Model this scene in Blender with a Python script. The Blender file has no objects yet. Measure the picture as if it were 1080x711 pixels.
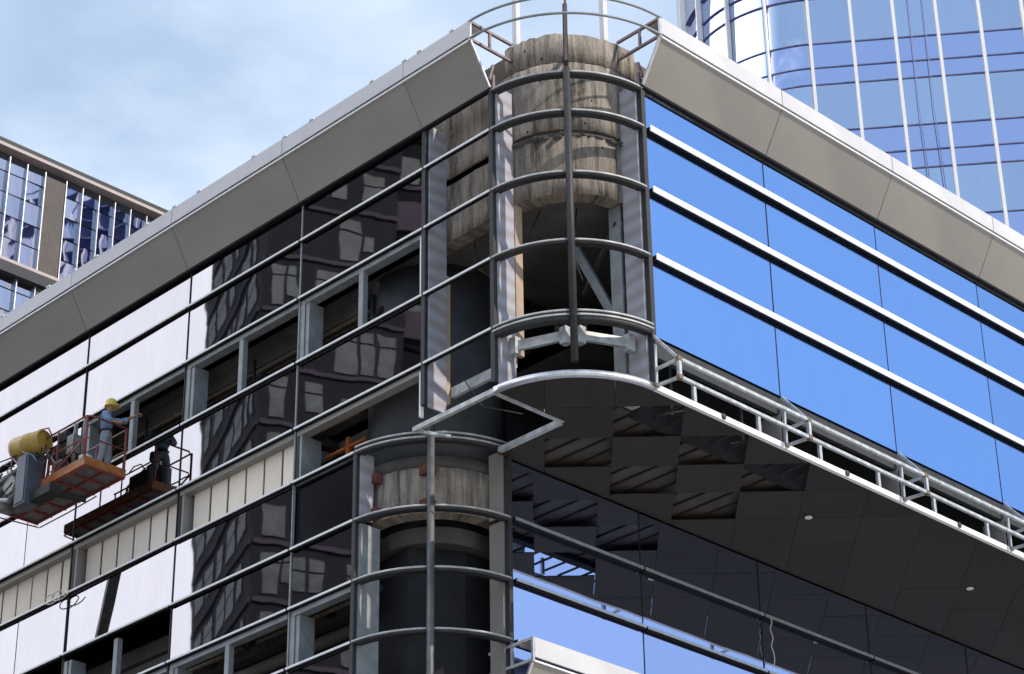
import bpy, bmesh, math, random
from mathutils import Vector, Matrix
random.seed(7)
PI = math.pi
SC = bpy.context.scene
COL = SC.collection
# ---------------------------------------------------------------- camera
cam = bpy.data.cameras.new('camera'); co = bpy.data.objects.new('camera', cam); COL.objects.link(co)
Rw = ((0.69702, 0.71692, -0.01334), (0.3514, -0.32531, 0.87789), (-0.62504, 0.6166, 0.47868))
co.matrix_world = Matrix(((Rw[0][0], Rw[1][0], -Rw[2][0], 0), (Rw[0][1], Rw[1][1], -Rw[2][1], 0), (Rw[0][2], Rw[1][2], -Rw[2][2], 0), (0, 0, 0, 1)))
cam.sensor_width = 36; cam.lens = 36*2498.8/1080; cam.clip_start = .1; cam.clip_end = 5000
SC.camera = co
# ---------------------------------------------------------------- sky and sun
SUN_EL, SUN_AZ = math.radians(42), math.radians(16)     # azimuth counted from +x towards +y
w = bpy.data.worlds.new('World'); SC.world = w; w.use_nodes = True
nt = w.node_tree; nt.nodes.clear()
def N(t, typ, **kw):
    n = t.nodes.new(typ)
    for k, v in kw.items(): setattr(n, k, v)
    return n
out = N(nt, 'ShaderNodeOutputWorld'); bg = N(nt, 'ShaderNodeBackground'); sky = N(nt, 'ShaderNodeTexSky', sky_type='NISHITA', sun_disc=False)
sky.sun_elevation = SUN_EL; sky.sun_rotation = PI/2-SUN_AZ; sky.dust_density = .6; sky.ozone_density = 1.6; sky.air_density = 1.0
bg.inputs['Strength'].default_value = 0.12
tc = N(nt, 'ShaderNodeTexCoord'); nrm = N(nt, 'ShaderNodeVectorMath', operation='NORMALIZE'); nt.links.new(tc.outputs['Generated'], nrm.inputs[0])
dot = N(nt, 'ShaderNodeVectorMath', operation='DOT_PRODUCT'); nt.links.new(nrm.outputs[0], dot.inputs[0]); dot.inputs[1].default_value = Vector((-.78, -.55, .32)).normalized()
mr = N(nt, 'ShaderNodeMapRange'); mr.interpolation_type = 'SMOOTHSTEP'; nt.links.new(dot.outputs['Value'], mr.inputs['Value'])
mr.inputs['From Min'].default_value = .46; mr.inputs['From Max'].default_value = .86
noi = N(nt, 'ShaderNodeTexNoise'); noi.inputs['Scale'].default_value = 2.6; noi.inputs['Detail'].default_value = 7; noi.inputs['Roughness'].default_value = .55
mp = N(nt, 'ShaderNodeMapping'); mp.inputs['Scale'].default_value = (1, 1, 2.2); mp.inputs['Location'].default_value = (1.3, .4, .2)
nt.links.new(nrm.outputs[0], mp.inputs[0]); nt.links.new(mp.outputs[0], noi.inputs['Vector'])
m2 = N(nt, 'ShaderNodeMapRange'); m2.interpolation_type = 'SMOOTHSTEP'; nt.links.new(noi.outputs['Fac'], m2.inputs['Value'])
m2.inputs['From Min'].default_value = .42; m2.inputs['From Max'].default_value = .76; m2.inputs['To Max'].default_value = .24
dm = N(nt, 'ShaderNodeMapRange'); nt.links.new(dot.outputs['Value'], dm.inputs['Value']); dm.inputs['From Min'].default_value = 0.05; dm.inputs['From Max'].default_value = .45
ml = N(nt, 'ShaderNodeMath', operation='MULTIPLY'); nt.links.new(m2.outputs[0], ml.inputs[0]); nt.links.new(dm.outputs[0], ml.inputs[1])
mx = N(nt, 'ShaderNodeMath', operation='MAXIMUM'); nt.links.new(ml.outputs[0], mx.inputs[0]); nt.links.new(mr.outputs[0], mx.inputs[1])
# thin veil that pales the blue everywhere
mix0 = N(nt, 'ShaderNodeMix', data_type='RGBA'); mix0.inputs[0].default_value = .60; nt.links.new(sky.outputs[0], mix0.inputs[6]); mix0.inputs[7].default_value = (5.1, 6.9, 9.3, 1)
mix1 = N(nt, 'ShaderNodeMix', data_type='RGBA'); nt.links.new(mx.outputs[0], mix1.inputs[0]); nt.links.new(mix0.outputs[2], mix1.inputs[6]); mix1.inputs[7].default_value = (23.5, 23.5, 25, 1)
nt.links.new(mix1.outputs[2], bg.inputs['Color']); nt.links.new(bg.outputs[0], out.inputs[0])
sl = bpy.data.lights.new('sun', 'SUN'); sl.energy = 4.4; sl.angle = math.radians(.5); sl.color = (1, .89, .77)
so = bpy.data.objects.new('sun', sl); COL.objects.link(so)
sd = Vector((math.cos(SUN_EL)*math.cos(SUN_AZ), math.cos(SUN_EL)*math.sin(SUN_AZ), math.sin(SUN_EL)))
so.rotation_euler = sd.to_track_quat('Z', 'Y').to_euler(); so.location = (60, 0, 80)
SC.view_settings.view_transform = 'Standard'; SC.view_settings.look = 'None'; SC.view_settings.exposure = 0; SC.view_settings.gamma = 1
# ---------------------------------------------------------------- materials
def tone(t, b, amt):
    oi = N(t, 'ShaderNodeObjectInfo'); r = N(t, 'ShaderNodeMapRange'); t.links.new(oi.outputs['Random'], r.inputs['Value']); r.inputs['To Min'].default_value = 1-amt; r.inputs['To Max'].default_value = 1+amt
    h = N(t, 'ShaderNodeHueSaturation'); t.links.new(r.outputs[0], h.inputs['Value'])
    i = b.inputs['Base Color']
    if i.links: t.links.new(i.links[0].from_socket, h.inputs['Color'])
    else: h.inputs['Color'].default_value = i.default_value
    t.links.new(h.outputs[0], i)
def mat(name, col, rough=.5, metal=0, spec=.5, var=0, vscale=2, bump=0, bscale=8, streak=0, col2=None, orand=0):
    m = bpy.data.materials.new(name); m.use_nodes = True; t = m.node_tree; b = t.nodes['Principled BSDF']
    b.inputs['Base Color'].default_value = (*col, 1); b.inputs['Roughness'].default_value = rough; b.inputs['Metallic'].default_value = metal
    b.inputs['Specular IOR Level'].default_value = spec
    g = N(t, 'ShaderNodeTexCoord')
    if var:
        mpp = N(t, 'ShaderNodeMapping'); mpp.inputs['Scale'].default_value = (1, 1, 1 if not streak else streak)
        t.links.new(g.outputs['Object'], mpp.inputs[0])
        n = N(t, 'ShaderNodeTexNoise'); n.inputs['Scale'].default_value = vscale; n.inputs['Detail'].default_value = 6; n.inputs['Roughness'].default_value = .6
        t.links.new(mpp.outputs[0], n.inputs['Vector'])
        r = N(t, 'ShaderNodeMapRange'); t.links.new(n.outputs['Fac'], r.inputs['Value']); r.inputs['From Min'].default_value = .3; r.inputs['From Max'].default_value = .7
        mm = N(t, 'ShaderNodeMix', data_type='RGBA'); t.links.new(r.outputs[0], mm.inputs[0])
        c2 = col2 or tuple(max(0, c*(1-var)) for c in col)
        mm.inputs[6].default_value = (*c2, 1); mm.inputs[7].default_value = (*[min(1, c*(1+(0 if col2 else var))) for c in col], 1)
        t.links.new(mm.outputs[2], b.inputs['Base Color'])
        rr = N(t, 'ShaderNodeMapRange'); t.links.new(n.outputs['Fac'], rr.inputs['Value']); rr.inputs['To Min'].default_value = max(0, rough-.1); rr.inputs['To Max'].default_value = min(1, rough+.1)
        t.links.new(rr.outputs[0], b.inputs['Roughness'])
    if orand: tone(t, b, orand)
    if bump:
        n = N(t, 'ShaderNodeTexNoise'); n.inputs['Scale'].default_value = bscale; n.inputs['Detail'].default_value = 4; t.links.new(g.outputs['Object'], n.inputs['Vector'])
        bb = N(t, 'ShaderNodeBump'); bb.inputs['Strength'].default_value = 1; bb.inputs['Distance'].default_value = bump
        t.links.new(n.outputs['Fac'], bb.inputs['Height']); t.links.new(bb.outputs[0], b.inputs['Normal'])
    return m
def glassmat(name, col, rough=.015, bump=.003, bscale=.55, grime=.12):
    m = bpy.data.materials.new(name); m.use_nodes = True; t = m.node_tree; b = t.nodes['Principled BSDF']
    b.inputs['Metallic'].default_value = 1; b.inputs['Roughness'].default_value = rough
    g = N(t, 'ShaderNodeTexCoord'); n = N(t, 'ShaderNodeTexNoise'); n.inputs['Scale'].default_value = bscale; n.inputs['Detail'].default_value = 1.5
    t.links.new(g.outputs['Object'], n.inputs['Vector'])
    bb = N(t, 'ShaderNodeBump'); bb.inputs['Strength'].default_value = 1; bb.inputs['Distance'].default_value = bump
    t.links.new(n.outputs['Fac'], bb.inputs['Height']); t.links.new(bb.outputs[0], b.inputs['Normal'])
    n2 = N(t, 'ShaderNodeTexNoise'); n2.inputs['Scale'].default_value = 1.1; n2.inputs['Detail'].default_value = 8; n2.inputs['Roughness'].default_value = .7
    mp = N(t, 'ShaderNodeMapping'); mp.inputs['Scale'].default_value = (1.5, 1.5, .35); t.links.new(g.outputs['Object'], mp.inputs[0]); t.links.new(mp.outputs[0], n2.inputs['Vector'])
    mm = N(t, 'ShaderNodeMix', data_type='RGBA'); t.links.new(n2.outputs['Fac'], mm.inputs[0])
    mm.inputs[6].default_value = (*[c*(1-grime) for c in col], 1); mm.inputs[7].default_value = (*[min(1, c*(1+grime)) for c in col], 1)
    t.links.new(mm.outputs[2], b.inputs['Base Color']); tone(t, b, .045)
    return m
def concrete(name, base, dark):
    m = bpy.data.materials.new(name); m.use_nodes = True; t = m.node_tree; b = t.nodes['Principled BSDF']; L = t.links.new
    b.inputs['Roughness'].default_value = .92; b.inputs['Specular IOR Level'].default_value = .15
    uv = N(t, 'ShaderNodeUVMap'); uv.uv_map = 'uv'
    def noise(sx, sy, sc, det=6, ro=.6):
        mp = N(t, 'ShaderNodeMapping'); mp.inputs['Scale'].default_value = (sx, sy, 1); L(uv.outputs[0], mp.inputs[0])
        n = N(t, 'ShaderNodeTexNoise'); n.inputs['Scale'].default_value = sc; n.inputs['Detail'].default_value = det; n.inputs['Roughness'].default_value = ro; L(mp.outputs[0], n.inputs['Vector']); return n.outputs['Fac']
    def ramp(v, a, c, lo=0, hi=1):
        r = N(t, 'ShaderNodeMapRange'); L(v, r.inputs['Value']); r.inputs['From Min'].default_value = a; r.inputs['From Max'].default_value = c; r.inputs['To Min'].default_value = lo; r.inputs['To Max'].default_value = hi; return r.outputs[0]
    def mix(f, a, c):
        x = N(t, 'ShaderNodeMix', data_type='RGBA'); L(f, x.inputs[0])
        for i, v in ((6, a), (7, c)):
            if isinstance(v, tuple): x.inputs[i].default_value = (*v, 1)
            else: L(v, x.inputs[i])
        return x.outputs[2]
    c = mix(ramp(noise(1, 1, 1.3), .35, .65), tuple(.72*x for x in base), base)
    c = mix(ramp(noise(2.2, .22, 1.6, 9, .72), .44, .62), c, dark)
    c = mix(ramp(noise(.8, .8, 2.2, 8, .75), .52, .62, 0, .8), c, tuple(.55*x for x in base))                  # vertical run-off stains
    c = mix(ramp(noise(2, 2, 6, 8, .75), .56, .74), c, tuple(min(1, 1.25*x) for x in base))
    # board joints and tie holes
    sep = N(t, 'ShaderNodeSeparateXYZ'); L(uv.outputs[0], sep.inputs[0])
    def grid(o, per, wid):
        d = N(t, 'ShaderNodeMath', operation='MULTIPLY'); L(o, d.inputs[0]); d.inputs[1].default_value = 1/per
        f = N(t, 'ShaderNodeMath', operation='FRACT'); L(d.outputs[0], f.inputs[0])
        s = N(t, 'ShaderNodeMath', operation='LESS_THAN'); L(f.outputs[0], s.inputs[0]); s.inputs[1].default_value = wid/per; return s.outputs[0]
    g1 = grid(sep.outputs[0], .82, .014)
    k = N(t, 'ShaderNodeMath', operation='MULTIPLY'); L(g1, k.inputs[0]); k.inputs[1].default_value = .4
    c = mix(k.outputs[0], c, tuple(.3*x for x in dark))
    vo = N(t, 'ShaderNodeTexVoronoi'); vo.inputs['Scale'].default_value = 1.9; L(uv.outputs[0], vo.inputs['Vector'])
    hol = N(t, 'ShaderNodeMath', operation='LESS_THAN'); L(vo.outputs['Distance'], hol.inputs[0]); hol.inputs[1].default_value = .065
    c = mix(hol.outputs[0], c, (.02, .018, .016))
    L(c, b.inputs['Base Color'])
    bb = N(t, 'ShaderNodeBump'); bb.inputs['Strength'].default_value = 1; bb.inputs['Distance'].default_value = .03; L(noise(3, 1, 5, 8, .7), bb.inputs['Height']); L(bb.outputs[0], b.inputs['Normal'])
    return m
def filmmat():
    m = bpy.data.materials.new('protective_film'); m.use_nodes = True; t = m.node_tree; b = t.nodes['Principled BSDF']
    g = N(t, 'ShaderNodeTexCoord'); wv = N(t, 'ShaderNodeTexWave', bands_direction='Z'); wv.inputs['Scale'].default_value = .9; wv.inputs['Distortion'].default_value = 3.5; wv.inputs['Detail'].default_value = 3; wv.inputs['Detail Scale'].default_value = 1.2
    t.links.new(g.outputs['Object'], wv.inputs['Vector'])
    mm = N(t, 'ShaderNodeMix', data_type='RGBA'); t.links.new(wv.outputs['Fac'], mm.inputs[0]); mm.inputs[6].default_value = (.30, .28, .30, 1); mm.inputs[7].default_value = (.37, .385, .45, 1)
    t.links.new(mm.outputs[2], b.inputs['Base Color']); b.inputs['Roughness'].default_value = .45
    return m
M = {}
M['glass_left'] = glassmat('mirror_glass_grey', (.26, .26, .282), bump=.004, bscale=.5)
M['glass_right'] = glassmat('mirror_glass_blue', (.32, .525, .93), bump=.0008, grime=.03)
M['glass_low'] = glassmat('mirror_glass_navy', (.52, .60, .90), bump=.002, grime=.05)
M['glass_dark'] = glassmat('dark_glass', (.06, .065, .08), rough=.12)
M['alu'] = mat('brushed_aluminium', (.62, .64, .66), .34, .85, var=.15, vscale=5)
M['alu_white'] = mat('white_capped_aluminium', (.82, .84, .86), .4, 0, var=.06, vscale=4)
M['post_dark'] = mat('dark_grey_post', (.10, .105, .11), .5, .1, var=.3, vscale=3)
M['cap_grey'] = mat('plain_grey_cap', (.42, .43, .44), .5, .1, var=.3, vscale=4)  # plain mid grey for the curved caps
M['gasket_shade'] = mat('black_gasket_shade', (.012, .012, .015), .8, 0, .15, var=.3)  # black rubber joints; on transoms it paints the shaded underside
M['frame_dark'] = mat('dark_painted_frame', (.032, .034, .038), .55, 0, .3, var=.25, vscale=6)
M['post'] = mat('grey_primer_post', (.24, .265, .285), .5, .1, var=.22, vscale=3)
M['fascia'] = mat('light_grey_fascia', (.56, .565, .59), .5, 0, var=.10, vscale=.7, orand=.04)
M['slope'] = mat('grey_soffit_panel', (.27, .252, .232), .55, .0, var=.13, vscale=.5, orand=.05)
M['conc'] = concrete('weathered_concrete', (.34, .295, .25), (.05, .046, .042))
M['conc_light'] = concrete('pale_concrete', (.40, .355, .305), (.075, .068, .06))
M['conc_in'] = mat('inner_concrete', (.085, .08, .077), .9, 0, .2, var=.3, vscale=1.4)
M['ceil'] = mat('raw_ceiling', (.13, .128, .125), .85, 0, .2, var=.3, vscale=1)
M['dark'] = mat('dark_interior', (.02, .021, .024), .9, 0, .2, var=.3)  # near-black, so the open windows read as unlit depth
M['column'] = mat('shaded_column_grey', (.07, .078, .09), .55, 0, .3, var=.25, vscale=1.2)  # the column's deep shade is put into this dark blue-grey
M['film'] = filmmat()
M['board'] = mat('sunlit_board_beige', (.42, .33, .25), .8, 0, .2, var=.15, vscale=3)  # pale beige stands for sun falling on the jamb strips
M['insul'] = mat('cream_backing_sheet', (.82, .74, .63), .75, 0, .3, var=.16, vscale=1.1, streak=.3, orand=.10)
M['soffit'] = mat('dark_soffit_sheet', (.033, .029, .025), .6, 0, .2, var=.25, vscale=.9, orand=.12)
M['slat'] = mat('galvanised_channel', (.062, .056, .05), .7, 0, var=.35)
M['galv'] = mat('galvanised_tube', (.46, .49, .51), .45, .35, var=.35, vscale=5)
M['primer'] = mat('red_primer_tube', (.20, .15, .16), .55, .2, var=.4, vscale=6)
M['rust'] = mat('rusty_bracket', (.12, .04, .03), .8, 0, var=.5, vscale=8)
M['rusty'] = mat('rust_stained_steel', (.17, .13, .10), .7, .1, var=.5, vscale=9)
M['orange'] = mat('orange_paint', (.36, .13, .04), .55, 0, var=.3, vscale=5)
M['prop'] = mat('bright_orange_paint', (.62, .19, .03), .55, 0, var=.25, vscale=5)
M['red'] = mat('red_brown_paint', (.22, .045, .035), .5, 0, var=.35, vscale=7)
M['deck'] = mat('steel_deck', (.19, .18, .17), .6, .3, var=.3, vscale=6)
M['yellow'] = mat('yellow_plastic', (.42, .27, .05), .42, 0, var=.18, vscale=4)
M['bluegrey'] = mat('blue_grey_box', (.075, .095, .13), .5, .1, var=.2, vscale=4)
M['machine'] = mat('grey_machine', (.22, .235, .23), .5, .4, var=.45, vscale=8)
M['black'] = mat('black_rubber', (.02, .02, .02), .7, 0, var=.3)
M['white'] = mat('white_plastic', (.72, .72, .70), .5, 0, var=.08)
M['cable'] = mat('pale_cable', (.62, .60, .52), .6, 0, var=.1)
M['asphalt'] = mat('ground_paving', (.12, .12, .12), .9, 0, .2, var=.2, vscale=.3)
M['apt'] = mat('apartment_wall', (.014, .0155, .021), .85, 0, .2, var=.2, vscale=.25)
M['apt_pink'] = mat('apartment_balcony', (.095, .080, .105), .85, 0, .2, var=.2, vscale=.4)
M['apt_glass'] = mat('apartment_window', (.075, .09, .10), .5, .0, var=.8, vscale=.9)
M['blk_band'] = mat('pink_grey_band', (.42, .36, .35), .6, 0, var=.1)
M['blk_dark'] = mat('block_recess', (.05, .05, .06), .8, 0, var=.2)
M['louvre'] = mat('brown_louvre', (.115, .10, .092), .7, .1, var=.25, vscale=1.5)
M['blk_glass'] = glassmat('block_glass', (.52, .51, .60), bump=.004, bscale=.5, grime=.25)
M['tw_glass'] = glassmat('tower_glass', (.58, .66, .82), bump=.0022, bscale=.22, grime=.07)
M['tw_glass2'] = glassmat('tower_spandrel_glass', (.46, .54, .86), bump=.0035, bscale=.22, grime=.04)
_t = M['tw_glass'].node_tree; _b = _t.nodes['Principled BSDF']; _src = _b.inputs['Base Color'].links[0].from_socket
_g = N(_t, 'ShaderNodeNewGeometry'); _s = N(_t, 'ShaderNodeSeparateXYZ'); _t.links.new(_g.outputs['Position'], _s.inputs[0])
_a = N(_t, 'ShaderNodeMath', operation='ADD'); _t.links.new(_s.outputs[2], _a.inputs[0]); _a.inputs[1].default_value = 42*1.0-53.62+4.2*10-42
_m = N(_t, 'ShaderNodeMath', operation='MODULO'); _t.links.new(_a.outputs[0], _m.inputs[0]); _m.inputs[1].default_value = 4.2
_l = N(_t, 'ShaderNodeMath', operation='LESS_THAN'); _t.links.new(_m.outputs[0], _l.inputs[0]); _l.inputs[1].default_value = 1.98
_x = N(_t, 'ShaderNodeMix', data_type='RGBA'); _t.links.new(_l.outputs[0], _x.inputs[0]); _t.links.new(_src, _x.inputs[6]); _x.inputs[7].default_value = (.53, .60, .86, 1); _t.links.new(_x.outputs[2], _b.inputs['Base Color'])
_t = M['louvre'].node_tree; _b = _t.nodes['Principled BSDF']; _src = _b.inputs['Base Color'].links[0].from_socket
_c = N(_t, 'ShaderNodeTexCoord'); _w = N(_t, 'ShaderNodeTexWave', bands_direction='Y'); _w.inputs['Scale'].default_value = 3.2; _w.inputs['Distortion'].default_value = .3; _t.links.new(_c.outputs['Object'], _w.inputs['Vector'])
_x = N(_t, 'ShaderNodeMix', data_type='RGBA', blend_type='MULTIPLY'); _x.inputs[0].default_value = .55; _t.links.new(_src, _x.inputs[6]); _t.links.new(_w.outputs['Color'], _x.inputs[7]); _t.links.new(_x.outputs[2], _b.inputs['Base Color'])
M['tw_fin'] = mat('white_fin', (.85, .84, .82), .4, 0, var=.03)
M['tw_joint'] = mat('tower_joint', (.16, .17, .32), .5, .3)
M['skin'] = mat('skin', (.30, .17, .11), .6, 0, var=.1)
M['denim'] = mat('faded_denim', (.23, .26, .29), .85, 0, var=.25, vscale=12)
M['shirt'] = mat('blue_shirt', (.16, .26, .42), .85, 0, var=.3, vscale=9)
M['hat'] = mat('yellow_hard_hat', (.72, .50, .10), .35, 0, var=.06)
M['hair'] = mat('dark_hair', (.02, .017, .015), .8)
M['harness'] = mat('black_webbing', (.025, .025, .03), .7)
# ---------------------------------------------------------------- mesh helpers
class MB:
    def __init__(s): s.bm = bmesh.new(); s.uv = s.bm.loops.layers.uv.new('uv')
    def face(s, pts, uvs=None):
        vs = [s.bm.verts.new(p) for p in pts]
        f = s.bm.faces.new(vs)
        if uvs:
            for l, u in zip(f.loops, uvs): l[s.uv].uv = u
        return f
    def hexa(s, p):     # p: 8 corners, bottom ring then top ring
        v = [s.bm.verts.new(q) for q in p]
        for i in ((3, 2, 1, 0), (4, 5, 6, 7), (0, 1, 5, 4), (1, 2, 6, 5), (2, 3, 7, 6), (3, 0, 4, 7)): s.bm.faces.new([v[k] for k in i])
        return s
    def box(s, x0, x1, y0, y1, z0, z1):
        x0, x1 = sorted((x0, x1)); y0, y1 = sorted((y0, y1)); z0, z1 = sorted((z0, z1))
        return s.hexa([(x0, y0, z0), (x1, y0, z0), (x1, y1, z0), (x0, y1, z0), (x0, y0, z1), (x1, y0, z1), (x1, y1, z1), (x0, y1, z1)])
    def bar(s, a, b, w, h=None, up=(0, 0, 1)):
        a, b = Vector(a), Vector(b); d = (b-a).normalized(); u = Vector(up)
        if abs(d.dot(u)) > .99: u = Vector((1, 0, 0))
        r = d.cross(u).normalized(); u = r.cross(d); h = h or w
        q = [(-1, -1), (1, -1), (1, 1), (-1, 1)]
        return s.hexa([a+r*(i*w/2)+u*(j*h/2) for i, j in q]+[b+r*(i*w/2)+u*(j*h/2) for i, j in q])
    def tube(s, pts, r, n=8, caps=True, r2=None):
        pts = [Vector(p) for p in pts]; rings = []; prev = None
        for i, p in enumerate(pts):
            d = (pts[min(i+1, len(pts)-1)]-pts[max(i-1, 0)]).normalized()
            u = prev if prev is not None else (Vector((0, 0, 1)) if abs(d.z) < .9 else Vector((1, 0, 0)))
            a = d.cross(u).normalized(); u = a.cross(d).normalized(); prev = u
            rr = r if r2 is None else r+(r2-r)*i/(len(pts)-1)
            rings.append([s.bm.verts.new(p+a*(rr*math.cos(2*PI*k/n))+u*(rr*math.sin(2*PI*k/n))) for k in range(n)])
        for A, B in zip(rings, rings[1:]):
            for k in range(n):
                f = s.bm.faces.new([A[k], A[(k+1) % n], B[(k+1) % n], B[k]]); f.smooth = True
        if caps: s.bm.faces.new(rings[0][::-1]); s.bm.faces.new(rings[-1])
        return s
    def lathe(s, prof, c, axis=(0, 0, 1), n=24):
        q = Vector(axis).to_track_quat('Z', 'Y').to_matrix(); c = Vector(c); rings = []
        for r, h in prof: rings.append([s.bm.verts.new(c+q@Vector((r*math.cos(2*PI*k/n), r*math.sin(2*PI*k/n), h))) for k in range(n)])
        for A, B in zip(rings, rings[1:]):
            for k in range(n): f = s.bm.faces.new([A[k], A[(k+1) % n], B[(k+1) % n], B[k]]); f.smooth = True
        s.bm.faces.new(rings[0][::-1]); s.bm.faces.new(rings[-1])
        return s
    def prism(s, poly, z0, z1):
        b = [s.bm.verts.new((x, y, z0)) for x, y in poly]; t = [s.bm.verts.new((x, y, z1)) for x, y in poly]; n = len(poly)
        s.bm.faces.new(b[::-1]); s.bm.faces.new(t)
        for i in range(n): s.bm.faces.new([b[i], b[(i+1) % n], t[(i+1) % n], t[i]])
        return s
    def sweep(s, path, o0, o1, z0, z1, jag=0, zs=1):
        """path: list of (point, outward normal, arclength); rectangle swept along it"""
        R = []
        zz = [z0+(z1-z0)*i/zs for i in range(zs+1)]
        for p, n, u in path:
            o = [(p[0]+n[0]*q, p[1]+n[1]*q) for q in (o0, o1)]
            jt = random.uniform(-jag, jag)*.6 if jag else 0; jb = random.uniform(-jag, jag)*.2 if jag else 0
            front = [s.bm.verts.new((o[1][0], o[1][1], z+(jt if i == zs else jb if i == 0 else 0))) for i, z in enumerate(zz)]
            back = [s.bm.verts.new((o[0][0], o[0][1], z+(jt*.5 if i == zs else jb if i == 0 else 0))) for i, z in enumerate(zz)]
            R.append((front, back, u))
        def q(vs, uvs, sm=False):
            f = s.bm.faces.new(vs); f.smooth = sm
            for l, t in zip(f.loops, uvs): l[s.uv].uv = t
        for (f0, b0, u0), (f1, b1, u1) in zip(R, R[1:]):
            for i in range(zs):
                q([f0[i], f1[i], f1[i+1], f0[i+1]], [(u0, zz[i]), (u1, zz[i]), (u1, zz[i+1]), (u0, zz[i+1])], True)
                q([b0[i+1], b1[i+1], b1[i], b0[i]], [(u0, zz[i+1]), (u1, zz[i+1]), (u1, zz[i]), (u0, zz[i])], True)
            q([f0[-1], f1[-1], b1[-1], b0[-1]], [(u0, 0), (u1, 0), (u1, .3), (u0, .3)]); q([b0[0], b1[0], f1[0], f0[0]], [(u0, 0), (u1, 0), (u1, .3), (u0, .3)])
        for f, b, u in (R[0], R[-1]):
            vs = f+b[::-1]
            q(vs if f is R[0][0] else vs[::-1], [(0, v.co.z) for v in f]+[(.3, v.co.z) for v in b[::-1]])
        return s
    def build(s, name, material, parent=None, origin=None, bevel=0, **props):
        bmesh.ops.recalc_face_normals(s.bm, faces=s.bm.faces)
        me = bpy.data.meshes.new(name)
        if origin is None:
            o = Vector((0, 0, 0)); 
            for v in s.bm.verts: o += v.co
            o /= max(1, len(s.bm.verts))
        else: o = Vector(origin)
        for v in s.bm.verts: v.co -= o
        s.bm.to_mesh(me); s.bm.free(); me.materials.append(material)
        ob = bpy.data.objects.new(name, me); COL.objects.link(ob)
        if parent is not None:
            ob.parent = parent
            pw = Vector((0, 0, 0)); q = parent
            while q is not None: pw += q.location; q = q.parent
            ob.location = o-pw
        else: ob.location = o
        if bevel:
            b = ob.modifiers.new('bevel', 'BEVEL'); b.width = bevel; b.segments = 2; b.limit_method = 'ANGLE'
        for k, v in props.items(): ob[k] = v
        return ob
def thing(name, loc, label, cat, group=None):
    o = bpy.data.objects.new(name, None); COL.objects.link(o); o.location = loc; o['label'] = label; o['category'] = cat
    if group: o['group'] = group
    return o
def tag(o, label, cat, group=None):
    o['label'] = label; o['category'] = cat
    if group: o['group'] = group
    return o
# ---------------------------------------------------------------- ground
GZ = -1.6; XP0 = -22
M['bounce_pale'] = mat('pale_bounce_ground', (.48, .44, .38), .85, 0, .2, var=.1, vscale=.2)
MB().box(-900, 900, -900, 900, GZ-.3, GZ).build('ground', M['asphalt'], kind='structure')
MB().box(XP0, 120, -40, 140, GZ, GZ+.004).build('bounce_ground', M['bounce_pale'], kind='structure')  # unseen pale ground added to bounce warm light onto the right eaves
# ---------------------------------------------------------------- the corner building
YL = 27.863; RAD = 2.136; XR = -26.582; YR = 30.0; B = 3.823
MX = lambda k: -42.718+4*k                  # left-face mullions; MX(3.5) starts the upper bay, MX(2.5) the lower one
RY = lambda k: YR+B*k
T = [27.62, 26.57, 25.12, 23.56, 21.99, 20.76, 19.27, 17.97, 16.70, 15.2]
T4R = 21.82; ZS = 20.60; XLO = XR-4; CU = (MX(3.5), YR); CL = (MX(2.5), YR)
KMIN, RMAX = -3, 8
bld = thing('office_building', (-29, 31, GZ), 'large glass-clad corner office building under repair with a stripped round bay and grey eaves', 'building')
def path(c, xa=None, yb=None, n=28):
    P = []; u = 0
    if xa is not None:
        m = max(2, int(abs(c[0]-xa)/.5))
        for i in range(m): P.append(((xa+(c[0]-xa)*i/m, YL), (0, -1), xa+(c[0]-xa)*i/m-c[0]))
    for i in range(n+1):
        a = -PI/2+PI/2*i/n; P.append(((c[0]+RAD*math.cos(a), c[1]+RAD*math.sin(a)), (math.cos(a), math.sin(a)), RAD*PI/2*i/n))
    if yb is not None:
        m = max(2, int((yb-c[1])/.5))
        for i in range(1, m+1): P.append(((c[0]+RAD, c[1]+(yb-c[1])*i/m), (1, 0), RAD*PI/2+(yb-c[1])*i/m))
    return P
def jit(a): return random.uniform(-a, a)
def pane_left(x0, x1, z0, z1, m='glass_left', tz=None, inset=.0, name='glass_panel', **kw):
    g = .018; b = MB(); b.box(x0+g, x1-g, YL+.01+inset, YL+.035+inset, z0, z1)
    o = b.build(name, M[m], bld, **kw); o.rotation_euler = (math.radians(jit(.10)), 0, math.radians(jit(.10) if tz is None else tz)); return o
TZ = {(0, 1): -.33, (0, 5): -.45, (0, 0): 0, (1, 0): 0, (1, 1): .05}
for k in range(KMIN, 3):
    for r in range(9):
        z1 = T[r]-.03 if r else T[0]; z0 = T[r+1]+.03
        openrow = (r == 2 and k >= 0) or r in (4, 7) or (r == 6 and k <= 0)
        if openrow or (k == 2 and r in (5, 6)): continue
        xs = [MX(k), MX(k)+2, MX(k+1)] if (k < 0 and r >= 3) else [MX(k), MX(k+1)] if not (k == 2 and r > 6) else [MX(k), MX(2.5)]
        for a, b in zip(xs, xs[1:]): pane_left(a, b, z0, z1, tz=TZ.get((k, r)))
for r, m in ((5, 'glass_dark'), (6, 'glass_left')):
    pane_left(MX(2), MX(2.5), T[r+1]+.03, T[r]-.03, m, inset=.06 if r == 5 else 0, **({'label': 'dull dark recessed pane'} if r == 5 else {}))
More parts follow.
